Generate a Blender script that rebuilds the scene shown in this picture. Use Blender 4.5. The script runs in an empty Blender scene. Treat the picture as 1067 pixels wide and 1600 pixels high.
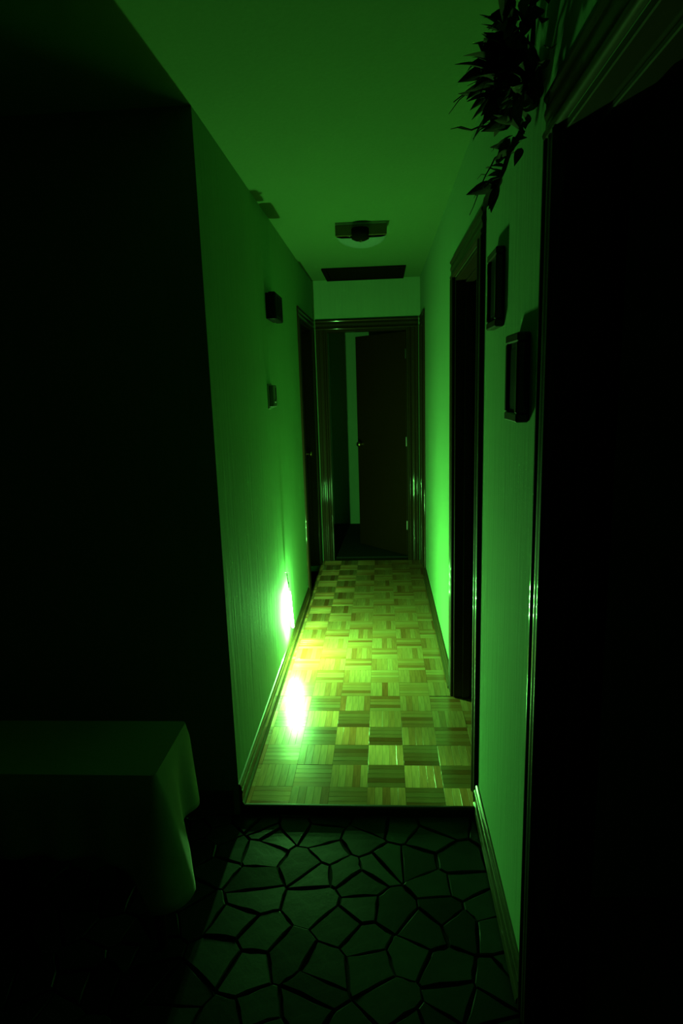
import bpy, math, random
from mathutils import Vector, Matrix

random.seed(7)
SC = bpy.context.scene
C = SC.collection

# ------------------------------------------------------------------ camera, world, exposure
CAM_H = 1.55
PITCH, YAW, ROLL, FPX = 0.1989, 0.0668, -0.0308, 990.4
fw = Vector((-math.sin(YAW) * math.cos(PITCH), math.cos(YAW) * math.cos(PITCH), -math.sin(PITCH)))
rt = Vector((math.cos(YAW), math.sin(YAW), 0))
up = rt.cross(fw)
rt2 = math.cos(ROLL) * rt + math.sin(ROLL) * up
up2 = -math.sin(ROLL) * rt + math.cos(ROLL) * up
cd = bpy.data.cameras.new('camera')
cd.sensor_fit = 'VERTICAL'
cd.sensor_height = 36.0
cd.sensor_width = 24.0
cd.lens = FPX / 1600 * 36.0
cd.clip_start = 0.02
cam = bpy.data.objects.new('camera', cd)
m3 = Matrix((rt2, up2, -fw)).transposed()
cam.matrix_world = Matrix.Translation((0, 0, CAM_H)) @ m3.to_4x4()
C.objects.link(cam)
SC.camera = cam

w = bpy.data.worlds.new('world')
w.use_nodes = True
w.node_tree.nodes['Background'].inputs[0].default_value = (0, 0, 0, 1)
w.node_tree.nodes['Background'].inputs[1].default_value = 0
SC.world = w

SC.view_settings.view_transform = 'Standard'
SC.view_settings.look = 'None'
SC.view_settings.exposure = 0.0
SC.view_settings.gamma = 1.0
SC.view_settings.use_curve_mapping = False

GLOW = (0.19, 1.0, 0.17)       # colour of the glow stick's light
GLOW_WATTS = 80.0              # its luminous liquid radiates evenly in all directions
GLOW_SURFACE = 40.0

# ------------------------------------------------------------------ materials
M = {}


class NT:
    def __init__(s, name):
        s.m = bpy.data.materials.new(name)
        s.m.use_nodes = True
        s.t = s.m.node_tree
        s.t.nodes.clear()
        s.out = s.n('ShaderNodeOutputMaterial')

    def n(s, typ, **kw):
        x = s.t.nodes.new(typ)
        for k, v in kw.items():
            if k.startswith('i_'):
                x.inputs[k[2:].replace('_', ' ')].default_value = v
            else:
                setattr(x, k, v)
        return x

    def l(s, a, ao, b, bi):
        s.t.links.new(a.outputs[ao], b.inputs[bi])

    def coords(s, scale, kind='Object'):
        tc = s.n('ShaderNodeTexCoord')
        mp = s.n('ShaderNodeMapping')
        mp.inputs['Scale'].default_value = scale
        s.l(tc, kind, mp, 'Vector')
        return mp


def paint(name, col, rough, scale, bump, var=0.08, dist=0.002, spec=0.4):
    """painted plaster / flat surface with fine relief and slight mottling"""
    t = NT(name)
    p = t.n('ShaderNodeBsdfPrincipled')
    p.inputs['Roughness'].default_value = rough
    p.inputs['Specular IOR Level'].default_value = spec
    mp = t.coords(scale)
    nz = t.n('ShaderNodeTexNoise', i_Scale=1.0, i_Detail=5.0, i_Roughness=0.6)
    t.l(mp, 0, nz, 'Vector')
    mx = t.n('ShaderNodeMix', data_type='RGBA')
    lo = [c * (1 - var) for c in col]
    hi = [min(1, c * (1 + var)) for c in col]
    mx.inputs[6].default_value = (*lo, 1)
    mx.inputs[7].default_value = (*hi, 1)
    t.l(nz, 0, mx, 0)
    t.l(mx, 2, p, 'Base Color')
    b = t.n('ShaderNodeBump', i_Strength=bump, i_Distance=dist)
    t.l(nz, 0, b, 'Height')
    t.l(b, 0, p, 'Normal')
    t.l(p, 0, t.out, 0)
    M[name] = t.m
    return t


def wood(name, c1, c2, rough, axis, coat=0.0, scale=6, spec=0.12):
    """stained timber, grain along axis 0/1/2"""
    t = NT(name)
    p = t.n('ShaderNodeBsdfPrincipled')
    p.inputs['Roughness'].default_value = rough
    p.inputs['Coat Weight'].default_value = coat
    p.inputs['Coat Roughness'].default_value = 0.07
    p.inputs['Specular IOR Level'].default_value = spec
    s = [scale * 9] * 3
    s[axis] = scale * 0.5
    mp = t.coords(s)
    nz = t.n('ShaderNodeTexNoise', i_Scale=1.0, i_Detail=6.0, i_Roughness=0.65)
    t.l(mp, 0, nz, 'Vector')
    mx = t.n('ShaderNodeMix', data_type='RGBA')
    mx.inputs[6].default_value = (*c1, 1)
    mx.inputs[7].default_value = (*c2, 1)
    t.l(nz, 0, mx, 0)
    t.l(mx, 2, p, 'Base Color')
    b = t.n('ShaderNodeBump', i_Strength=0.15, i_Distance=0.001)
    t.l(nz, 0, b, 'Height')
    t.l(b, 0, p, 'Normal')
    t.l(p, 0, t.out, 0)
    M[name] = t.m


def parquet(name, along):
    """varnished oak: fibres scatter light across the grain (anisotropic), clear coat on top"""
    t = NT(name)
    geo = t.n('ShaderNodeNewGeometry')
    oi = t.n('ShaderNodeObjectInfo')
    add = t.n('ShaderNodeMath', operation='ADD')
    t.l(geo, 'Random Per Island', add, 0)
    t.l(oi, 'Random', add, 1)
    fr = t.n('ShaderNodeMath', operation='FRACT')
    t.l(add, 0, fr, 0)
    cr = t.n('ShaderNodeValToRGB')
    e = cr.color_ramp.elements
    e[0].position = 0.0
    e[0].color = (0.37, 0.105, 0.035, 1)
    e[1].position = 1.0
    e[1].color = (0.60, 0.32, 0.14, 1)
    k = e.new(0.3)
    k.color = (0.53, 0.22, 0.085, 1)
    t.l(fr, 0, cr, 0)
    s = (160, 9, 60) if along else (9, 160, 60)
    mp = t.coords(s)
    nz = t.n('ShaderNodeTexNoise', i_Scale=1.0, i_Detail=4.0, i_Roughness=0.6)
    t.l(mp, 0, nz, 'Vector')
    hs = t.n('ShaderNodeHueSaturation')
    mr = t.n('ShaderNodeMapRange')
    mr.inputs['From Min'].default_value = 0.3
    mr.inputs['From Max'].default_value = 0.7
    mr.inputs['To Min'].default_value = 0.72
    mr.inputs['To Max'].default_value = 1.18
    t.l(nz, 0, mr, 0)
    t.l(mr, 0, hs, 'Value')
    t.l(cr, 0, hs, 'Color')
    dif = t.n('ShaderNodeBsdfDiffuse')
    t.l(hs, 0, dif, 0)
    gl = t.n('ShaderNodeBsdfAnisotropic', i_Roughness=0.72, i_Anisotropy=0.8)
    gl.distribution = 'GGX'
    t.l(hs, 0, gl, 'Color')
    tv = t.n('ShaderNodeCombineXYZ')
    tv.inputs[0].default_value = 0.0 if along else 1.0
    tv.inputs[1].default_value = 1.0 if along else 0.0
    t.l(tv, 0, gl, 'Tangent')
    mixa = t.n('ShaderNodeMixShader', i_Fac=0.20)
    t.l(dif, 0, mixa, 1)
    t.l(gl, 0, mixa, 2)
    # varnish
    wob = t.n('ShaderNodeTexNoise', i_Scale=14.0, i_Detail=3.0)
    tc = t.n('ShaderNodeTexCoord')
    t.l(tc, 'Object', wob, 'Vector')
    bp = t.n('ShaderNodeBump', i_Strength=0.12, i_Distance=0.002)
    t.l(wob, 0, bp, 'Height')
    bp2 = t.n('ShaderNodeBump', i_Strength=0.10, i_Distance=0.0006)
    t.l(nz, 0, bp2, 'Height')
    t.l(bp, 0, bp2, 'Normal')
    co = t.n('ShaderNodeBsdfAnisotropic', i_Roughness=0.24, i_Anisotropy=0.0)
    co.inputs['Color'].default_value = (1, 1, 1, 1)
    t.l(bp2, 0, co, 'Normal')
    fz = t.n('ShaderNodeFresnel', i_IOR=1.6)
    mixb = t.n('ShaderNodeMixShader')
    t.l(fz, 0, mixb, 0)
    t.l(mixa, 0, mixb, 1)
    t.l(co, 0, mixb, 2)
    t.l(mixb, 0, t.out, 0)
    M[name] = t.m


def stone(name):
    t = NT(name)
    oi = t.n('ShaderNodeObjectInfo')
    cr = t.n('ShaderNodeValToRGB')
    e = cr.color_ramp.elements
    e[0].color = (0.007, 0.010, 0.009, 1)
    e[1].color = (0.036, 0.046, 0.043, 1)
    t.l(oi, 'Random', cr, 0)
    mp = t.coords((1, 1, 1))
    nz = t.n('ShaderNodeTexNoise', i_Scale=16.0, i_Detail=7.0, i_Roughness=0.6)
    t.l(mp, 0, nz, 'Vector')
    hs = t.n('ShaderNodeHueSaturation')
    mr = t.n('ShaderNodeMapRange')
    mr.inputs['To Min'].default_value = 0.65
    mr.inputs['To Max'].default_value = 1.35
    t.l(nz, 0, mr, 0)
    t.l(mr, 0, hs, 'Value')
    t.l(cr, 0, hs, 'Color')
    p = t.n('ShaderNodeBsdfPrincipled', i_Roughness=0.33)
    p.inputs['Specular IOR Level'].default_value = 0.14
    t.l(hs, 0, p, 'Base Color')
    b = t.n('ShaderNodeBump', i_Strength=0.35, i_Distance=0.003)
    t.l(nz, 0, b, 'Height')
    t.l(b, 0, p, 'Normal')
    t.l(p, 0, t.out, 0)
    M[name] = t.m


def plain(name, col, rough=0.5, metal=0.0, var=0.06, spec=0.3):
    t = paint(name, col, rough, (40, 40, 40), 0.08, var, 0.0006, spec)
    for x in t.t.nodes:
        if x.type == 'BSDF_PRINCIPLED':
            x.inputs['Metallic'].default_value = metal


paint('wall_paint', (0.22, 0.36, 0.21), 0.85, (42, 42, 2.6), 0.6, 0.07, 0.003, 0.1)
paint('wall_paint_shaded', (0.13, 0.16, 0.10), 0.85, (42, 42, 2.6), 0.35, 0.07, 0.0016, 0.1)  # wall paint darkened so the colour itself carries the hall's shade
paint('ceiling_paint', (0.11, 0.19, 0.085), 0.9, (70, 70, 70), 0.35, 0.06, 0.002, 0.05)
wood('dark_wood', (0.022, 0.009, 0.003), (0.040, 0.016, 0.005), 0.6, 2, 0.32)
wood('dark_wood_y', (0.022, 0.009, 0.003), (0.040, 0.016, 0.005), 0.6, 1, 0.32)
wood('dark_wood_x', (0.022, 0.009, 0.003), (0.040, 0.016, 0.005), 0.6, 0, 0.32)
wood('door_wood', (0.022, 0.008, 0.003), (0.038, 0.015, 0.005), 0.5, 2, 0.0)
wood('base_wood', (0.035, 0.026, 0.010), (0.06, 0.042, 0.016), 0.4, 1, 0.6)
parquet('parquet_along', True)
parquet('parquet_across', False)
stone('flagstone')
plain('underlay', (0.05, 0.03, 0.012), 0.9)
plain('mortar', (0.010, 0.011, 0.010), 0.95, spec=0.05)
plain('dark_carpet', (0.02, 0.02, 0.018), 1.0)
plain('black_plastic', (0.008, 0.008, 0.008), 0.6, spec=0.1)
plain('grey_plastic', (0.12, 0.14, 0.11), 0.6)
plain('cream_plastic', (0.17, 0.20, 0.14), 0.6)
plain('brass', (0.55, 0.40, 0.16), 0.3, 1.0)
plain('steel', (0.45, 0.45, 0.43), 0.3, 1.0)
plain('wire', (0.0015, 0.0015, 0.0015), 1.0, spec=0.0)
plain('hatch_brown', (0.010, 0.007, 0.003), 1.0, spec=0.0)
plain('lamp_brown', (0.12, 0.09, 0.03), 0.7, spec=0.1)
plain('opal_glass', (0.22, 0.29, 0.27), 0.25)
plain('cloth', (0.30, 0.30, 0.25), 0.95)
plain('picture_print', (0.012, 0.010, 0.008), 0.7, 0, 0.5, 0.05)
plain('mat_board', (0.015, 0.014, 0.011), 0.9, spec=0.05)
plain('dry_leaf', (0.055, 0.045, 0.022), 0.85, 0, 0.3)
plain('dry_twig', (0.045, 0.030, 0.015), 0.85, 0, 0.3)
plain('dry_flower', (0.07, 0.035, 0.02), 0.9, 0, 0.4)

t = NT('glow')
em = t.n('ShaderNodeEmission')          # clear tube filled with glowing liquid: emits and lets light through
em.inputs[0].default_value = (*GLOW, 1)
em.inputs[1].default_value = GLOW_SURFACE
tr = t.n('ShaderNodeBsdfTransparent')
ad = t.n('ShaderNodeAddShader')
t.l(em, 0, ad, 0)
t.l(tr, 0, ad, 1)
t.l(ad, 0, t.out, 0)
M['glow'] = t.m
t = NT('glow_cap')                       # translucent plastic end of the tube
em = t.n('ShaderNodeEmission')
em.inputs[0].default_value = (*GLOW, 1)
em.inputs[1].default_value = 0.7
tr = t.n('ShaderNodeBsdfTransparent')
tr.inputs[0].default_value = (.85, .95, .85, 1)
ad = t.n('ShaderNodeAddShader')
t.l(em, 0, ad, 0)
t.l(tr, 0, ad, 1)
t.l(ad, 0, t.out, 0)
M['glow_cap'] = t.m


# ------------------------------------------------------------------ mesh helpers
class MB:
    def __init__(s):
        s.v = []
        s.f = []

    def add(s, v, f):
        o = len(s.v)
        s.v += [tuple(x) for x in v]
        s.f += [tuple(i + o for i in q) for q in f]
        return s

    def box(s, x0, x1, y0, y1, z0, z1, ch=0.0):
        if ch <= 0:
            v = [(x, y, z) for z in (z0, z1) for y in (y0, y1) for x in (x0, x1)]
            f = [(0, 2, 3, 1), (4, 5, 7, 6), (0, 1, 5, 4), (2, 6, 7, 3), (0, 4, 6, 2), (1, 3, 7, 5)]
            return s.add(v, f)
        c = ch                       # all twelve edges chamfered
        import itertools
        v, idx = [], {}
        for sx, sy, sz in itertools.product((0, 1), repeat=3):
            P = (x1 if sx else x0, y1 if sy else y0, z1 if sz else z0)
            D = (-c if sx else c, -c if sy else c, -c if sz else c)
            for a in range(3):
                q = [P[k] + (0 if k == a else D[k]) for k in range(3)]
                idx[(sx, sy, sz, a)] = len(v)
                v.append(q)
        I = lambda sgn, a: idx[(*sgn, a)]
        f = []
        for a in range(3):
            b, d = (a + 1) % 3, (a + 2) % 3
            for sa in (0, 1):
                loop = []
                for sb, sd in ((0, 0), (1, 0), (1, 1), (0, 1)):
                    g = [0, 0, 0]
                    g[a], g[b], g[d] = sa, sb, sd
                    loop.append(I(g, a))
                f.append(loop if sa else loop[::-1])
            for sb in (0, 1):
                for sd in (0, 1):
                    g0, g1 = [0, 0, 0], [0, 0, 0]
                    g0[b] = g1[b] = sb
                    g0[d] = g1[d] = sd
                    g1[a] = 1
                    f.append([I(g0, b), I(g1, b), I(g1, d), I(g0, d)])
        for g in itertools.product((0, 1), repeat=3):
            f.append([I(g, 0), I(g, 1), I(g, 2)])
        return s.add(v, f)

    def prism(s, prof, p0, p1, u, v):
        """profile polygon (a,b) in axes u,v extruded from p0 to p1"""
        p0, p1, u, v = map(Vector, (p0, p1, u, v))
        n = len(prof)
        vs = [p + u * a + v * b for p in (p0, p1) for a, b in prof]
        fs = [(i, (i + 1) % n, n + (i + 1) % n, n + i) for i in range(n)]
        fs += [tuple(range(n))[::-1], tuple(range(n, 2 * n))]
        return s.add(vs, fs)

    def tube(s, pts, r, n=8, cap=True):
        pts = [Vector(p) for p in pts]
        rr = r if isinstance(r, (list, tuple)) else [r] * len(pts)
        o = len(s.v)
        prev = None
        for i, p in enumerate(pts):
            d = (pts[min(i + 1, len(pts) - 1)] - pts[max(i - 1, 0)]).normalized()
            if prev is None:
                a = d.orthogonal().normalized()
            else:
                a = (prev - d * prev.dot(d)).normalized()
            prev = a
            b = d.cross(a)
            for k in range(n):
                th = 2 * math.pi * k / n
                s.v.append(tuple(p + (a * math.cos(th) + b * math.sin(th)) * rr[i]))
        for i in range(len(pts) - 1):
            for k in range(n):
                k2 = (k + 1) % n
                s.f.append((o + i * n + k, o + i * n + k2, o + (i + 1) * n + k2, o + (i + 1) * n + k))
        if cap:
            s.f.append(tuple(o + k for k in range(n))[::-1])
            s.f.append(tuple(o + (len(pts) - 1) * n + k for k in range(n)))
        return s

    def lathe(s, prof, origin, axis, n=20):
        """prof list of (radius, distance along axis)"""
        origin, axis = Vector(origin), Vector(axis).normalized()
        return s.tube([origin + axis * h for _, h in prof], [max(r, 1e-5) for r, _ in prof], n)

    def mesh(s, name, mat, off=(0, 0, 0), smooth=False):
        me = bpy.data.meshes.new(name)
        o = Vector(off)
        me.from_pydata([Vector(q) - o for q in s.v], [], s.f)
        me.materials.append(M[mat])
        import bmesh
        bm = bmesh.new()
        bm.from_mesh(me)
        bmesh.ops.recalc_face_normals(bm, faces=bm.faces)
        bm.to_mesh(me)
        bm.free()
        if smooth:
            me.polygons.foreach_set('use_smooth', [True] * len(me.polygons))
            me.set_sharp_from_angle(angle=math.radians(smooth if smooth is not True else 40))
        me.update()
        return me

    def build(s, name, mat, parent=None, smooth=False, origin=None):
        """origin: world location of the object; parts take their parent's"""
        base = world_of(parent) if parent else Vector((0, 0, 0))
        loc = Vector(origin) if origin is not None else base
        ob = bpy.data.objects.new(name, s.mesh(name, mat, loc, smooth))
        C.objects.link(ob)
        if parent:
            ob.parent = parent
        ob.location = loc - base
        return ob


def world_of(o):
    p = Vector((0, 0, 0))
    while o:
        p = p + Vector(o.location)
        o = o.parent
    return p


def tag(o, label=None, cat=None, group=None, kind=None):
    if label: o['label'] = label
    if cat: o['category'] = cat
    if group: o['group'] = group
    if kind: o['kind'] = kind
    return o


def empty(name, loc):
    o = bpy.data.objects.new(name, None)
    o.empty_display_size = 0.05
    o.location = loc
    C.objects.link(o)
    return o


# ------------------------------------------------------------------ dimensions (metres)
XL, XR = -0.558, 0.334            # corridor faces
Y0, Y1 = 2.091, 5.473             # hall wall face / end wall face
H = 2.39
TH = 0.12
ZS = -0.025                       # stone floor level
HXL, HYB = -2.45, -1.7            # hall: left and back
RXR = 2.2                         # rooms on the right
ER = 7.0                          # far wall of end room
OPT = 1.995                       # top of door openings

D_LEFT = (4.512, 5.330)           # openings (y ranges)
D_RIGHT = (2.215, 2.957)
D_CLOSET = (5.000, 5.345)
D_NEAR = (0.44, 1.278)
D_END = (-0.455, 0.232)           # x range

# ------------------------------------------------------------------ structure: walls


def wall_with_openings(name, axis, f0, f1, a0, a1, z0, ops, label, mat='wall_paint'):
    """axis 'y': wall runs along y between x=f0..f1; axis 'x': runs along x between y=f0..f1"""
    b = MB()
    cur = a0

    def seg(s0, s1, za, zb):
        if s1 - s0 < 1e-4: return
        if axis == 'y':
            b.box(f0, f1, s0, s1, za, zb)
        else:
            b.box(s0, s1, f0, f1, za, zb)
    for o0, o1 in sorted(ops):
        seg(cur, o0, z0, H)
        seg(o0, o1, OPT, H)
        cur = o1
    seg(cur, a1, z0, H)
    return tag(b.build(name, mat), label, None, None, 'structure')


wall_with_openings('wall_left', 'y', XL - TH, XL, Y0 + .004, Y1, ZS - .03, [D_LEFT],
                   'pale painted corridor wall with the glow stick hanging on it')
wall_with_openings('wall_right', 'y', XR, XR + TH, HYB, Y1, ZS - .03, [D_RIGHT, D_CLOSET, D_NEAR],
                   'pale painted wall carrying the two small pictures')
wall_with_openings('wall_end', 'x', Y1, Y1 + TH, -1.4, RXR, ZS - .03, [D_END],
                   'end wall of the corridor above the far doorway')
tag(MB().box(HXL, XL - TH, Y0, Y0 + TH, ZS - .03, H).box(XL - TH, XL, Y0, Y0 + .004, ZS - .03, H).build('wall_hall', 'wall_paint_shaded'),
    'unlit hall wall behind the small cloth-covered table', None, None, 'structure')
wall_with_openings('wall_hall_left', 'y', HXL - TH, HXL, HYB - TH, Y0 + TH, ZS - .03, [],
                   'dark side wall of the entrance hall', 'wall_paint_shaded')
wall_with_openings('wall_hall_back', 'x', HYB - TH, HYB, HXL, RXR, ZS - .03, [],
                   'dark back wall of the entrance hall', 'wall_paint_shaded')
wall_with_openings('wall_side_room', 'y', RXR, RXR + TH, HYB - TH, Y1 + TH, ZS - .03, [],
                   'far wall of the dark side room')
wall_with_openings('wall_light_block', 'x', 1.70, 1.70 + TH, XR + TH, RXR, ZS - .03, [],
                   'unseen partition added to block light between the side rooms')  # unseen wall, added to keep stick light out of the near side room
wall_with_openings('wall_back_room', 'x', ER, ER + TH, -1.4, 1.4, ZS - .03, [],
                   'pale far wall of the room beyond the end door')
wall_with_openings('wall_back_room_left', 'y', -1.4 - TH, -1.4, Y1, ER + TH, ZS - .03, [],
                   'left wall of the room beyond the end door')
wall_with_openings('wall_back_room_right', 'y', 1.4, 1.4 + TH, Y1 + TH, ER + TH, ZS - .03, [],
                   'right wall of the room beyond the end door')
tag(MB().box(HXL - TH, RXR + TH, HYB - TH, ER + TH, H, H + 0.08).build('ceiling', 'ceiling_paint'),
    'pale textured ceiling running from hall to corridor', None, None, 'structure')

# ------------------------------------------------------------------ parquet floor
fl = tag(MB().box(XL, XR + TH, Y0 + 0.012, Y1 + TH, -0.05, -0.010).build('floor', 'underlay'),
         'varnished parquet floor of square basketweave wood blocks', None, None, 'structure')
T = 0.148
GX, GY = -0.080, 2.072            # block grid origin


def strip(b, x0, x1, y0, y1, z):
    """one slat: open-bottomed box with a small chamfer around its top"""
    c = 0.0003
    dz = [z + random.uniform(-.00022, .00022) for _ in range(4)]
    v = [(x0, y0, -.010), (x1, y0, -.010), (x1, y1, -.010), (x0, y1, -.010),
         (x0, y0, z - c), (x1, y0, z - c), (x1, y1, z - c), (x0, y1, z - c),
         (x0 + c, y0 + c, dz[0]), (x1 - c, y0 + c, dz[1]), (x1 - c, y1 - c, dz[2]), (x0 + c, y1 - c, dz[3])]
    f = []
    for k in range(4):
        k2 = (k + 1) % 4
        f.append((k, k2, 4 + k2, 4 + k))
        f.append((4 + k, 4 + k2, 8 + k2, 8 + k))
    f.append((8, 9, 10, 11))
    b.add(v, f)


nstrip = 0
for j in range(0, 24):
    for i in range(-4, 4):
        bx0, bx1 = GX + i * T, GX + (i + 1) * T
        by0, by1 = GY + j * T, GY + (j + 1) * T
        yc = (by0 + by1) / 2
        in_door = D_RIGHT[0] + .02 < yc < D_RIGHT[1] - .02
        lim_x1 = XR + TH if in_door else XR - .001
        cx0, cx1 = max(bx0, XL + .001), min(bx1, lim_x1)
        cy0, cy1 = max(by0, Y0 + .022), min(by1, Y1 - .001)
        if in_door and i >= 2:                      # keep clear of the door jambs
            cy0, cy1 = max(cy0, D_RIGHT[0] + .002), min(cy1, D_RIGHT[1] - .002)
        if cx1 - cx0 < .012 or cy1 - cy0 < .012:
            continue
        along = (i + j) % 2 == 0
        mat = 'parquet_along' if along else 'parquet_across'
        g = 0.0003
        rects = []
        for k in range(5):
            sw = T / 5
            if along:
                r = [max(bx0 + k * sw, cx0) + g, min(bx0 + (k + 1) * sw, cx1) - g, cy0 + g, cy1 - g]
            else:
                r = [cx0 + g, cx1 - g, max(by0 + k * sw, cy0) + g, min(by0 + (k + 1) * sw, cy1) - g]
            if r[1] - r[0] > .004 and r[3] - r[2] > .004:
                rects.append(r)
        cz = random.uniform(-.0006, .0003)
        cen = ((cx0 + cx1) / 2, (cy0 + cy1) / 2, 0)
        if j < 8 and nstrip + len(rects) <= 300:
            blk = MB().box(cx0, cx1, cy0, cy1, -.010, -.0075).build('parquet_block', 'underlay', fl, origin=cen)
            for r in rects:
                b = MB()
                strip(b, *r, cz)
                b.build('parquet_strip', mat, blk, origin=((r[0] + r[1]) / 2, (r[2] + r[3]) / 2, 0))
                nstrip += 1
        else:
            b = MB()
            for r in rects:
                strip(b, *r, cz)
            b.build('parquet_block', mat, fl, origin=cen)

# plain continuation of the wooden floor in the dark rooms (never closer than 5 m, or unseen)
tag(MB().box(XR + TH, RXR, HYB, Y1, -.05, -.001).build('floor_side_room', 'parquet_along'),
    'wooden floor of the dark side room', None, None, 'structure')
tag(MB().box(-1.4, 1.4, Y1 + TH, ER, -.05, -.001).build('floor_back_room', 'dark_carpet'),
    'dark floor of the room beyond the end door', None, None, 'structure')

# ------------------------------------------------------------------ stone floor of the hall
sf = tag(MB().box(HXL, XR, HYB, Y0 + 0.012, ZS - .05, ZS - .006).build('floor_hall', 'mortar'),
         'dark crazy-paved stone floor of the hall', None, None, 'structure')
cell = 0.098
sites = []
rs = random.Random(23)
SX0, SY0 = -1.30, 0.45
nx, ny = int((XR - SX0) / cell) + 1, int((Y0 - SY0) / cell) + 1
for a in range(-1, nx + 2):
    for b_ in range(-1, ny + 2):
        if rs.random() < .2: continue
        sites.append((SX0 + (a + .5 + rs.uniform(-.46, .46)) * cell,
                      SY0 + (b_ + .5 + rs.uniform(-.46, .46)) * cell))


def clip(poly, px, py, nx_, ny_):
    out = []
    n = len(poly)
    for k in range(n):
        a, c = poly[k], poly[(k + 1) % n]
        da = (a[0] - px) * nx_ + (a[1] - py) * ny_
        dc = (c[0] - px) * nx_ + (c[1] - py) * ny_
        if da <= 0: out.append(a)
        if (da < 0) != (dc < 0) and abs(da - dc) > 1e-12:
            q = da / (da - dc)
            out.append((a[0] + (c[0] - a[0]) * q, a[1] + (c[1] - a[1]) * q))
    return out


nst = 0
for si, (sx, sy) in enumerate(sites):
    bounds = (max(SX0, sx - .3), min(XR - .002, sx + .3), max(SY0, sy - .3), min(Y0 - .004, sy + .3))
    if bounds[0] >= bounds[1] or bounds[2] >= bounds[3]: continue
    poly = [(bounds[0], bounds[2]), (bounds[1], bounds[2]), (bounds[1], bounds[3]), (bounds[0], bounds[3])]
    for tj, (tx, ty) in enumerate(sites):
        if tj == si or abs(tx - sx) > .6 or abs(ty - sy) > .6: continue
        dx, dy = tx - sx, ty - sy
        d = math.hypot(dx, dy)
        jw = .0012 + .0028 * ((si * 7 + tj * 7) % 5) / 4
        poly = clip(poly, (sx + tx) / 2 - dx / d * jw, (sy + ty) / 2 - dy / d * jw, dx / d, dy / d)
        if len(poly) < 3: break
    if len(poly) < 3: continue
    area = abs(sum(poly[k][0] * poly[(k + 1) % len(poly)][1] - poly[(k + 1) % len(poly)][0] * poly[k][1]
                   for k in range(len(poly)))) / 2
    if area < .0012: continue
    # break the straight edges a little
    pts = []
    for k in range(len(poly)):
        a, c = poly[k], poly[(k + 1) % len(poly)]
        L = math.hypot(c[0] - a[0], c[1] - a[1])
        if L < .004: continue
        pts.append(a)
        if L > .05:
            nxn, nyn = -(c[1] - a[1]) / L, (c[0] - a[0]) / L
            for q in (.36, .68):
                wv = rs.uniform(-.001, .004)
                pts.append((a[0] + (c[0] - a[0]) * q + nxn * wv, a[1] + (c[1] - a[1]) * q + nyn * wv))
    if len(pts) < 3: continue
    cxm = sum(p[0] for p in pts) / len(pts)
    cym = sum(p[1] for p in pts) / len(pts)
    tx, ty, tz = rs.uniform(-.035, .035), rs.uniform(-.035, .035), rs.uniform(-.002, .0015)
    n = len(pts)
    vs = []
    for ins, dz in ((0, -.0095), (0, -.003), (.0035, 0)):
        for p in pts:
            dx, dy = cxm - p[0], cym - p[1]
            d = math.hypot(dx, dy) or 1
            x, y = p[0] + dx / d * ins, p[1] + dy / d * ins
            z = ZS + dz + (0 if dz < -.009 else tz + tx * (x - cxm) + ty * (y - cym))
            vs.append((x, y, max(z, ZS - .0095)))
    fs = [(r * n + k, r * n + (k + 1) % n, (r + 1) * n + (k + 1) % n, (r + 1) * n + k) for r in (0, 1) for k in range(n)]
    fs.append(tuple(range(2 * n, 3 * n)))
    MB().add(vs, fs).build('flagstone', 'flagstone', sf, origin=(cxm, cym, ZS))
    nst += 1
print('flagstones', nst)

# threshold between stone and parquet
prof = [(0, ZS - .008), (0, -.004), (.002, .001), (.006, .0035), (.013, .004), (.019, .003), (.022, -.001), (.022, -.02), (.010, -.03)]
tag(MB().prism(prof, (XL + .001, Y0 + .001, 0), (XR - .001, Y0 + .001, 0), (0, 1, 0), (0, 0, 1)).build('trim_1', 'dark_wood_x', smooth=30),
    'dark rounded threshold strip between stone and parquet', None, None, 'structure')

# ------------------------------------------------------------------ baseboards
BASE = [(0, 0), (.019, 0), (.019, .010), (.015, .017), (.0125, .020), (.0125, .055), (.0145, .058), (.0145, .066),
        (.0115, .070), (.0115, .080), (.009, .088), (.005, .0935), (0, .095)]


def baseboard(name, y0, y1, x, sgn, z, label):
    return tag(MB().prism(BASE, (x, y0, z), (x, y1, z), (sgn, 0, 0), (0, 0, 1)).build(name, 'base_wood', smooth=30),
               label, None, None, 'structure')


CW = 0.083   # casing width
baseboard('baseboard_left', Y0 + .002, D_LEFT[0] - CW, XL, 1, .0005, 'glossy wooden baseboard under the glow stick')
baseboard('baseboard_right', D_RIGHT[1] + CW, D_CLOSET[0] - CW, XR, -1, .0005,
          'wooden baseboard of the corridor wall beyond the open doorway')
baseboard('baseboard_hall_right', D_NEAR[1] + CW, D_RIGHT[0] - CW, XR, -1, -.014,
          'glossy wooden baseboard running below the two pictures')
tag(MB().prism(BASE, (HXL, Y0, ZS + .001), (XL - .02, Y0, ZS + .001), (0, -1, 0), (0, 0, 1)).build('baseboard_hall', 'base_wood', smooth=30),
    'dark baseboard of the unlit hall wall', None, None, 'structure')

# ------------------------------------------------------------------ doors
# casing profile: (across the width from the opening outwards, thickness): two beads
CAS = [(0, 0), (0, .010), (.004, .014), (.010, .016), (.016, .014), (.020, .010), (.034, .0095), (.040, .012), (.047, .0135),
       (.054, .012), (.058, .010), (.066, .010), (.070, .0135), (.075, .0155), (.080, .0135), (CW, .009), (CW, 0)]


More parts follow.
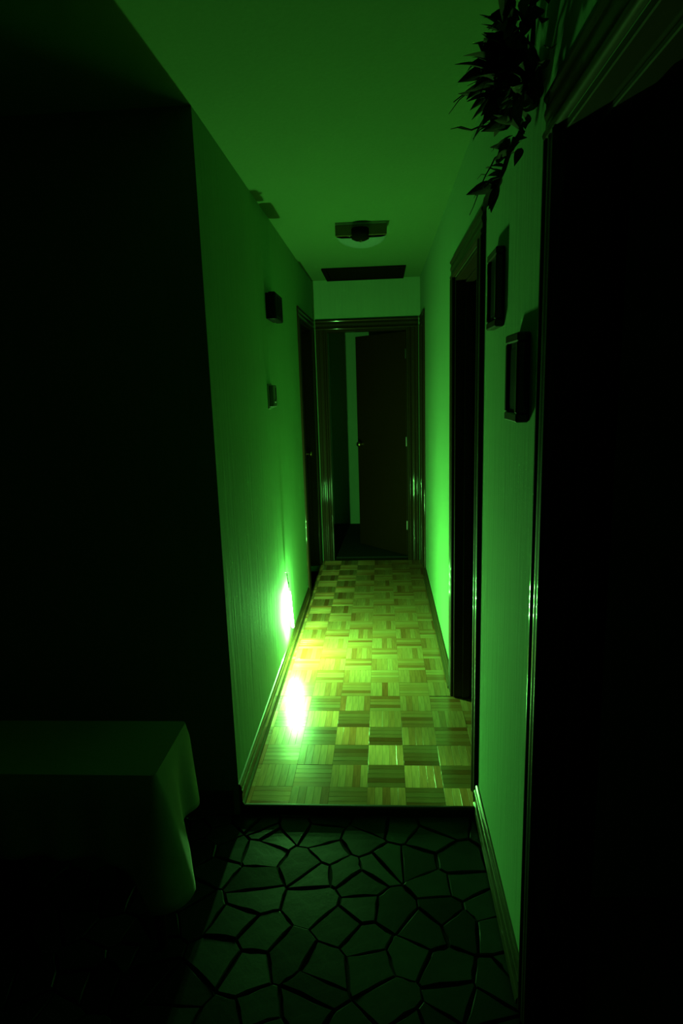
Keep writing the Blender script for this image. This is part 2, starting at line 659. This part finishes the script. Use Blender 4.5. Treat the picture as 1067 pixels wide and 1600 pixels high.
def casing_y(root, o0, o1, x, sgn, zb):
    """casing on a wall running along y; sgn = direction into the passage"""
    MB().prism(CAS, (x, o0, zb), (x, o0, OPT), (0, -1, 0), (sgn, 0, 0)).build('casing', 'dark_wood', root, smooth=50)
    MB().prism(CAS, (x, o1, zb), (x, o1, OPT), (0, 1, 0), (sgn, 0, 0)).build('casing', 'dark_wood', root, smooth=50)
    MB().prism(CAS, (x, o0 - CW, OPT), (x, o1 + CW, OPT), (0, 0, 1), (sgn, 0, 0)).build('casing', 'dark_wood_y', root, smooth=50)


JT = 0.016


def jambs_y(root, o0, o1, x0, x1, zb):
    MB().box(x0, x1, o0, o0 + JT, zb, OPT, .002).build('jamb', 'dark_wood', root)
    MB().box(x0, x1, o1 - JT, o1, zb, OPT, .002).build('jamb', 'dark_wood', root)
    MB().box(x0, x1, o0 + JT, o1 - JT, OPT - JT, OPT, .002).build('head_jamb', 'dark_wood_y', root)
    xm = (x0 + x1) / 2
    for a in ((o0 + JT, o0 + JT + .011), (o1 - JT - .011, o1 - JT)):
        MB().box(xm - .018, xm + .018, *a, zb, OPT - JT - .011, .002).build('door_stop', 'dark_wood', root)
    MB().box(xm - .018, xm + .018, o0 + JT, o1 - JT, OPT - JT - .011, OPT - JT, .002).build('door_stop', 'dark_wood_y', root)


def knob(parent, p, axis):
    b = MB()
    b.lathe([(.024, 0), (.024, .004), (.010, .008), (.009, .026), (.018, .032), (.025, .042), (.024, .052), (.015, .060), (.001, .062)], p, axis, 18)
    return tag(b.build('door_knob', 'brass', parent, smooth=50), 'small round metal knob')


# door_1: closed door in the left wall near the end
d = tag(empty('door_1', (XL, sum(D_LEFT) / 2, 0)), 'dark wooden door in the left corridor wall, closed', None, None, 'structure')
casing_y(d, *D_LEFT, XL, 1, .001)
jambs_y(d, *D_LEFT, XL - TH, XL, .001)
leaf = MB().box(XL - .117, XL - .079, D_LEFT[0] + JT + .003, D_LEFT[1] - JT - .003, .008, OPT - JT - .004, .002).build('door_leaf', 'door_wood', d)
knob(leaf, (XL - .079, D_LEFT[1] - .085, .99), (1, 0, 0))

# door_2: open doorway in the right wall (its leaf is swung away inside the dark room)
d = tag(empty('door_2', (XR, sum(D_RIGHT) / 2, 0)), 'dark wooden doorway standing open in the right wall, below its lintel', None, None, 'structure')
casing_y(d, *D_RIGHT, XR, -1, .0015)
jambs_y(d, *D_RIGHT, XR, XR + TH, .0015)
leaf = MB().box(XR + TH + .012, XR + TH + .012 + .70, D_RIGHT[0] - .024, D_RIGHT[0] + .014, .008, OPT - .02, .002).build('door_leaf', 'door_wood', d)
knob(leaf, (XR + TH + .65, D_RIGHT[0] + .014, .99), (0, 1, 0))

# door_3: narrow closet door at the end of the right wall
d = tag(empty('door_3', (XR, sum(D_CLOSET) / 2, 0)), 'narrow dark closet door beside the end doorway', None, None, 'structure')
casing_y(d, *D_CLOSET, XR, -1, .0015)
jambs_y(d, *D_CLOSET, XR, XR + TH, .0015)
leaf = MB().box(XR + .079, XR + .117, D_CLOSET[0] + JT + .003, D_CLOSET[1] - JT - .003, .008, OPT - JT - .004, .002).build('door_leaf', 'door_wood', d)
knob(leaf, (XR + .079, D_CLOSET[0] + .075, 1.0), (-1, 0, 0))

# door_4: dark door close by in the hall's right wall
d = tag(empty('door_4', (XR, sum(D_NEAR) / 2, ZS)), 'dark doorway with glossy beaded casing in the hall, under the dried swag', None, None, 'structure')
casing_y(d, *D_NEAR, XR, -1, ZS + .002)
jambs_y(d, *D_NEAR, XR, XR + TH, ZS + .002)
leaf = MB().box(XR + TH + .012, XR + TH + .79, D_NEAR[0] - .024, D_NEAR[0] + .014, ZS + .03, OPT - .02, .002).build('door_leaf', 'door_wood', d)
knob(leaf, (XR + TH + .74, D_NEAR[0] + .014, .98), (0, 1, 0))

# door_5: end doorway, leaf half open into the room behind
d = tag(empty('door_5', (sum(D_END) / 2, Y1, 0)), 'dark wooden door half open at the end of the corridor', None, None, 'structure')
MB().prism(CAS, (D_END[0], Y1, .001), (D_END[0], Y1, OPT), (-1, 0, 0), (0, -1, 0)).build('casing', 'dark_wood', d, smooth=50)
MB().prism(CAS, (D_END[1], Y1, .001), (D_END[1], Y1, OPT), (1, 0, 0), (0, -1, 0)).build('casing', 'dark_wood', d, smooth=50)
MB().prism(CAS, (D_END[0] - CW, Y1, OPT), (D_END[1] + CW, Y1, OPT), (0, 0, 1), (0, -1, 0)).build('casing', 'dark_wood_x', d, smooth=50)
MB().box(D_END[0], D_END[0] + JT, Y1, Y1 + TH, .001, OPT, .002).build('jamb', 'dark_wood', d)
MB().box(D_END[1] - JT, D_END[1], Y1, Y1 + TH, .001, OPT, .002).build('jamb', 'dark_wood', d)
MB().box(D_END[0] + JT, D_END[1] - JT, Y1, Y1 + TH, OPT - JT, OPT, .002).build('head_jamb', 'dark_wood_x', d)
LW = D_END[1] - D_END[0] - 2 * JT - .006
hinge = Vector((D_END[1] - JT - .003, Y1 + TH - .004, 0))
ang = math.radians(47)
leaf = MB().box(-LW, 0, 0, .038, .008, OPT - JT - .004, .002).build('door_leaf', 'door_wood', None)
leaf.parent = d
leaf.location = hinge - world_of(d)
leaf.rotation_euler = (0, 0, -ang)
kb = MB().lathe([(.024, 0), (.024, .004), (.010, .008), (.009, .026), (.018, .032), (.025, .042), (.024, .052), (.015, .060), (.001, .062)],
                (-LW + .065, 0, .99), (0, -1, 0), 18).build('door_knob', 'brass', None, smooth=50)
kb.parent = leaf
for hz in (.25, 1.0, 1.75):
    q = MB().lathe([(.006, 0), (.006, .08)], (.004, -.003, hz), (0, 0, 1), 10).build('hinge', 'steel', None, smooth=50)
    q.parent = leaf

# ------------------------------------------------------------------ glow stick on the left wall
SX, SY = XL + .030, 3.415
g = tag(empty('glow_stick', (SX, SY, .185)), 'glowing green light stick hanging on the wall above the baseboard', 'glow stick')
zb, zt = .185, .405
prof = [(.0015, 0), (.0055, .002), (.0080, .007), (.0085, .015), (.0085, zt - zb - .012), (.0078, zt - zb - .004), (.006, zt - zb)]
MB().lathe(prof, (SX, SY, zb), (-.055, 0, 1), 20).build('glowing_tube', 'glow', g, smooth=50)
topx = SX - .055 * (zt - zb)
for k in range(4):
    ld = bpy.data.lights.new('glow_light', 'POINT')
    ld.energy = GLOW_WATTS / 4
    ld.color = GLOW
    ld.shadow_soft_size = .0075
    lo = bpy.data.objects.new('glow_light', ld)
    C.objects.link(lo)
    lo.parent = g
    hh = (zt - zb) * (k + .5) / 4
    lo.location = (-.055 * hh, 0, hh)
cap = MB().lathe([(.0062, 0), (.0062, .016), (.0045, .020), (.0030, .024)], (topx, SY, zt), (-.05, 0, 1), 16).build('end_cap', 'glow_cap', g, smooth=50)
# moulded hook, open side towards the far door
hp = []
for k in range(15):
    th = math.radians(-90 + 250 * k / 14)
    hp.append((topx - .002, SY + .010 * math.cos(th) * 1.0, zt + .040 + .016 * math.sin(th)))
MB().tube(hp, .0020, 8).build('hook', 'wire', g, smooth=60)
# wire loop from the hook up to the nail
nz_ = .520
lp = []
for k in range(25):
    th = 2 * math.pi * k / 24
    lp.append((topx - .003 - .006 * (math.sin(th) + 1) / 2, SY + .008 * math.cos(th) * (1 - .25 * math.sin(th)), (nz_ + zt + .050) / 2 + (nz_ - zt - .050) / 2 * math.sin(th)))
MB().tube(lp, .0014, 6, False).build('wire_loop', 'wire', g, smooth=60)
n_ = MB().lathe([(.0014, -.012), (.0012, .018), (.0030, .0185), (.0030, .020)], (XL, SY, nz_ - .003), (1, 0, .1), 10).build('wall_nail', 'steel', smooth=50, origin=(XL, SY, nz_ - .003))
tag(n_, 'small nail in the wall holding the wire of the light stick', 'nail')

# ------------------------------------------------------------------ door chime box on the left wall
cy, cz0, cz1 = 3.22, 1.872, 2.005
r_ = tag(empty('door_chime', (XL, cy + .11, cz0)), 'small dark box mounted high on the left corridor wall', 'chime box')
MB().box(XL, XL + .012, cy + .004, cy + .216, cz0 + .004, cz1 - .004, .002).build('back_plate', 'black_plastic', r_)
cv = MB().box(XL + .012, XL + .052, cy, cy + .22, cz0, cz1, .006).build('cover', 'black_plastic', r_)
for k in range(7):
    MB().box(XL + .052, XL + .0545, cy + .03 + k * .025, cy + .042 + k * .025, cz0 + .02, cz1 - .02, .0008).build('grille_bar', 'black_plastic', cv)

# thermostat
ty, tz0, tz1 = 3.16, 1.448, 1.555
r_ = tag(empty('thermostat', (XL, ty + .04, tz0)), 'small pale wall control with a dark slot, above the glow stick', 'thermostat')
MB().box(XL, XL + .006, ty - .012, ty + .100, tz0 - .008, tz1 + .008, .002).build('wall_plate', 'cream_plastic', r_)
bd = MB().box(XL + .006, XL + .030, ty, ty + .085, tz0, tz1, .004).build('body', 'grey_plastic', r_)
MB().box(XL + .030, XL + .0315, ty + .050, ty + .070, tz0 + .02, tz1 - .012, .0006).build('display_slot', 'black_plastic', bd)
MB().lathe([(.009, 0), (.009, .005), (.007, .007)], (XL + .030, ty + .024, tz0 + .03), (1, 0, 0), 16).build('dial', 'cream_plastic', bd, smooth=50)

# ------------------------------------------------------------------ ceiling lamp
lx0, lx1, ly0, ly1, lz = -.228, .045, 3.590, 3.920, 2.322
lcx = (lx0 + lx1) / 2
r_ = tag(empty('ceiling_lamp', (lcx, (ly0 + ly1) / 2, H)), 'switched-off square ceiling lamp with a rounded opal glass', 'ceiling lamp')
MB().box(lx0, lx1, ly0, ly1, H - .014, H, .002).build('ceiling_plate', 'cream_plastic', r_)
MB().box(lx0, lx1, ly0, ly0 + .012, lz, H - .014, .002).build('front_panel', 'lamp_brown', r_)
gl = MB()
N = 28
rows = []
rad = (lx1 - lx0) / 2 - .003
vs, fs = [], []
for q, (rr, zz) in enumerate([(1.0, H - .015), (1.0, lz + .004), (.985, lz - .002), (.94, lz - .006), (.80, lz - .010), (.0, lz - .012)]):
    for k in range(N + 1):
        th = math.pi * k / N
        vs.append((lcx + rad * rr * math.cos(th), ly0 + .013 + (ly1 - ly0 - .018) * rr * math.sin(th), zz))
for q in range(5):
    for k in range(N):
        a = q * (N + 1) + k
        fs.append((a, a + 1, a + N + 2, a + N + 1))
gl.add(vs, fs).build('glass_bowl', 'opal_glass', r_, smooth=50)
hb = MB().lathe([(.001, -.034), (.030, -.032), (.050, -.022), (.056, -.004), (.056, .02), (.05, .028)], (lcx - .004, ly0 + .030, lz + .012), (0, 0, 1), 24)
hb.build('hub', 'hatch_brown', r_, smooth=50)
MB().lathe([(.001, 0), (.007, .002), (.008, .008), (.004, .010)], (lcx - .004, ly0 + .030, lz - .030), (0, 0, 1), 14).build('finial', 'brass', r_, smooth=50)

# ceiling hatch
hx0, hx1, hy0, hy1 = -.425, .198, 4.915, 5.440
r_ = tag(empty('ceiling_hatch', ((hx0 + hx1) / 2, (hy0 + hy1) / 2, H)), 'dark rectangular hatch in the ceiling before the end wall', 'hatch')
fwid = .035
MB().box(hx0, hx1, hy0, hy0 + fwid, H - .014, H, .002).build('frame_rail', 'hatch_brown', r_)
MB().box(hx0, hx1, hy1 - fwid, hy1, H - .014, H, .002).build('frame_rail', 'hatch_brown', r_)
MB().box(hx0, hx0 + fwid, hy0 + fwid, hy1 - fwid, H - .014, H, .002).build('frame_rail', 'hatch_brown', r_)
MB().box(hx1 - fwid, hx1, hy0 + fwid, hy1 - fwid, H - .014, H, .002).build('frame_rail', 'hatch_brown', r_)
MB().box(hx0 + fwid, hx1 - fwid, hy0 + fwid, hy1 - fwid, H - .006, H, .001).build('panel', 'hatch_brown', r_)


# ------------------------------------------------------------------ two small pictures on the right wall
def picture(ya, yb, za, zb_, t_, label):
    r = tag(empty('picture_frame', (XR, (ya + yb) / 2, za)), label, 'picture', 'small dark frames beside the open doorway')
    f_ = .020
    x1 = XR - .0005
    MB().box(XR - t_, x1, ya, yb, za, za + f_, .003).build('frame_rail', 'dark_wood_y', r)
    MB().box(XR - t_, x1, ya, yb, zb_ - f_, zb_, .003).build('frame_rail', 'dark_wood_y', r)
    MB().box(XR - t_, x1, ya, ya + f_, za + f_, zb_ - f_, .003).build('frame_rail', 'dark_wood', r)
    MB().box(XR - t_, x1, yb - f_, yb, za + f_, zb_ - f_, .003).build('frame_rail', 'dark_wood', r)
    mt = MB().box(XR - t_ + .008, x1, ya + f_, yb - f_, za + f_, zb_ - f_).build('mat_board', 'mat_board', r)
    MB().box(XR - t_ + .007, XR - t_ + .008, ya + f_ + .012, yb - f_ - .012, za + f_ + .015, zb_ - f_ - .015).build('print', 'picture_print', mt)
    return r


picture(1.795, 1.940, 1.690, 1.895, .025, 'dark framed picture hung higher, next to the open doorway casing')
picture(1.475, 1.612, 1.452, 1.652, .030, 'dark framed picture hung lower, nearer the hall door')

# ------------------------------------------------------------------ dried swag above the hall door
wr = random.Random(5)
WC = Vector((XR - .030, 1.450, 2.135))
r_ = tag(empty('dried_swag', WC), 'dried bouquet of twigs, leaves and flower heads above the hall door casing', 'dried flowers')
MB().lathe([(.001, -.05), (.022, -.045), (.030, -.015), (.032, .02), (.024, .05), (.001, .06)], WC, (-.2, -.6, .6), 12).build('bundle', 'dry_leaf', r_, smooth=50)
tw = [  # (start, end, sag, radius)
    ((0, .03, .02), (-.135, .10, .015), .012, .0030),
    ((0, .06, -.02), (-.125, .12, -.035), -.012, .0035),
    ((0, .10, -.06), (-.045, .17, -.17), -.02, .0045),
    ((0, .02, -.08), (-.04, .12, -.18), .02, .0060),
    ((-.02, .12, -.08), (-.085, .20, -.20), .02, .0022),
    ((0, -.05, .05), (-.02, -.17, .15), .02, .0040),
    ((0, .03, .04), (-.05, .02, .20), .01, .0035),
    ((.0, -.04, -.02), (-.04, -.15, -.09), .01, .0035),
    ((0, -.08, .02), (-.09, -.18, .03), .01, .0030),
]
ends = []
for s_, e_, sag, rad_ in tw:
    a, c = WC + Vector(s_), WC + Vector(e_)
    pts = []
    for k in range(9):
        q = k / 8
        p = a.lerp(c, q)
        p.z += sag * math.sin(math.pi * q) + wr.uniform(-.004, .004)
        p.y += wr.uniform(-.005, .005)
        p.x = min(p.x, XR - .012)
        pts.append(p)
    ends.append(pts)
    MB().tube(pts, [rad_ * (1.15 - .8 * k / 8) for k in range(9)], 6).build('twig', 'dry_twig', r_, smooth=60)
    for k in (4, 6):
        e2 = pts[k] + Vector((wr.uniform(-.05, .0), wr.uniform(-.03, .05), wr.uniform(-.04, .03)))
        MB().tube([pts[k], (pts[k] + e2) / 2 + Vector((0, 0, .006)), e2], [rad_ * .5, rad_ * .4, rad_ * .2], 5).build('twiglet', 'dry_twig', r_, smooth=60)
# leaf: curled pointed blade, shared mesh
lv, lf_ = [], []
for k in range(7):
    q = k / 6
    wd = .016 * math.sin(math.pi * (q ** .8)) + .0006
    zc = -.018 * q * q
    lv += [(q * .085, -wd, zc + wd * .35), (q * .085, 0, zc), (q * .085, wd, zc + wd * .35)]
for k in range(6):
    for c_ in (0, 1):
        a = k * 3 + c_
        lf_.append((a, a + 1, a + 4, a + 3))
lmesh = MB().add(lv, lf_).mesh('leaf', 'dry_leaf', smooth=60)
for k in range(230):
    o = bpy.data.objects.new('leaf', lmesh)
    C.objects.link(o)
    o.parent = r_
    if k < 195:
        th = wr.uniform(0, 2 * math.pi)
        rr = min(.15, abs(wr.gauss(0, .085)))
        p = Vector((wr.uniform(-.075, .0) * math.exp(-(rr / .12) ** 2), rr * math.cos(th) * 1.2 - .02, rr * math.sin(th) * .95 + .02))
    else:
        pl = ends[wr.choice((2, 3, 3, 5, 6, 7, 8))]
        p = pl[wr.randint(3, 7)] - WC
    p.x = min(p.x, .012)
    o.location = p
    dy = p.y + wr.uniform(-.05, .05)
    dz = p.z + wr.uniform(-.06, .04)
    o.rotation_euler = (wr.uniform(-.9, .9), wr.uniform(-.7, .9), math.atan2(dy, -abs(wr.uniform(.02, .07))))
    s_ = wr.uniform(.5, .95)
    o.scale = (s_, s_, s_)
for k in range(9):
    th = k * 2.4
    p = WC + Vector((-.035 - .02 * wr.random(), .075 * math.cos(th) * wr.uniform(.3, 1), .075 * math.sin(th) * wr.uniform(.3, 1)))
    b = MB()
    for q in range(14):                                   # petals of a dried everlasting flower
        a_ = q * 2 * math.pi / 7 + (.4 if q > 6 else 0)
        ln, hh = (.024, .010) if q < 7 else (.015, .018)
        u = Vector((0, math.cos(a_), math.sin(a_)))
        v_ = Vector((0, -math.sin(a_), math.cos(a_)))
        n0 = Vector((-1, 0, 0))
        b.add([p, p + u * ln * .6 + v_ * .007 + n0 * hh * .5, p + u * ln + n0 * hh, p + u * ln * .6 - v_ * .007 + n0 * hh * .5], [(0, 1, 2, 3)])
    b.build('flower_head', 'dry_flower', r_)

# ------------------------------------------------------------------ small table with cloth in the hall
TX0, TX1, TY0, TY1, TZ = -1.20, -.620, 1.475, 1.735, .548
r_ = tag(empty('side_table', ((TX0 + TX1) / 2, (TY0 + TY1) / 2, ZS)), 'small low table under a pale cloth beside the hall wall', 'table')
MB().box(TX0, TX1, TY0, TY1, TZ - .022, TZ, .004).build('table_top', 'door_wood', r_)
for lx in (TX0 + .035, TX1 - .035):
    for ly in (TY0 + .035, TY1 - .035):
        MB().tube([(lx, ly, ZS + .0005), (lx, ly, ZS + .03), (lx, ly, .25), (lx, ly, TZ - .022)], [.012, .014, .019, .022], 10).build('leg', 'door_wood', r_, smooth=50)
for ly in (TY0 + .03, TY1 - .045):
    MB().box(TX0 + .05, TX1 - .05, ly, ly + .015, TZ - .085, TZ - .022, .002).build('apron', 'door_wood', r_)
for lx in (TX0 + .03, TX1 - .045):
    MB().box(lx, lx + .015, TY0 + .05, TY1 - .05, TZ - .085, TZ - .022, .002).build('apron', 'door_wood', r_)

pr = []          # perimeter of the cloth's top: points with outward direction and corner weight
e_ = .006
X0, X1, Ya, Yb = TX0 - e_, TX1 + e_, TY0 - e_, TY1 + e_
cr_ = .012


def perim():
    out = []
    segs = [((X0 + cr_, Ya), (X1 - cr_, Ya), (0, -1)), ((X1, Ya + cr_), (X1, Yb - cr_), (1, 0)),
            ((X1 - cr_, Yb), (X0 + cr_, Yb), (0, 1)), ((X0, Yb - cr_), (X0, Ya + cr_), (-1, 0))]
    cents = [(X1 - cr_, Ya + cr_, -90), (X1 - cr_, Yb - cr_, 0), (X0 + cr_, Yb - cr_, 90), (X0 + cr_, Ya + cr_, 180)]
    for (a, c, nrm), (ccx, ccy, a0) in zip(segs, cents):
        L = math.hypot(c[0] - a[0], c[1] - a[1])
        n = max(4, int(L / .012))
        for k in range(n + 1):
            q = k / n
            out.append((a[0] + (c[0] - a[0]) * q, a[1] + (c[1] - a[1]) * q, *nrm))
        for k in range(1, 8):
            th = math.radians(a0 + 90 * k / 8)
            out.append((ccx + cr_ * math.cos(th), ccy + cr_ * math.sin(th), math.cos(th), math.sin(th)))
    return out


P = perim()
corners = [(X1, Ya, 1.0), (X1, Yb, .15), (X0, Yb, .15), (X0, Ya, 1.0)]
ROWS = 14
vs, fs = [], []
n = len(P)
for r in range(ROWS + 1):
    q = r / ROWS
    for k, (x, y, nxn, nyn) in enumerate(P):
        cw = max(wt * math.exp(-(math.hypot(x - a, y - c) / .075) ** 2) for a, c, wt in corners)
        drop = .235 + .12 * cw
        out = .008 * min(1, q * 6) + q * (.012 + .060 * cw) + q * .010 * math.sin(k * .55) * (1 - cw)
        dx, dy = nxn, nyn
        vs.append((x + dx * out, y + dy * out, TZ + .0035 - (.004 * (1 - (1 - min(1, q * 8)) ** 2)) - drop * q))
for r in range(ROWS):
    for k in range(n):
        k2 = (k + 1) % n
        fs.append((r * n + k, r * n + k2, (r + 1) * n + k2, (r + 1) * n + k))
fs.append(tuple(range(n)))
tc_ = MB().add(vs, fs).build('tablecloth', 'cloth', smooth=45, origin=((TX0 + TX1) / 2, (TY0 + TY1) / 2, TZ))
sm = tc_.modifiers.new('cloth_thickness', 'SOLIDIFY')
sm.thickness = .0018
sm.offset = 1
tag(tc_, 'pale cloth draped over the small hall table, corner hanging low', 'tablecloth')
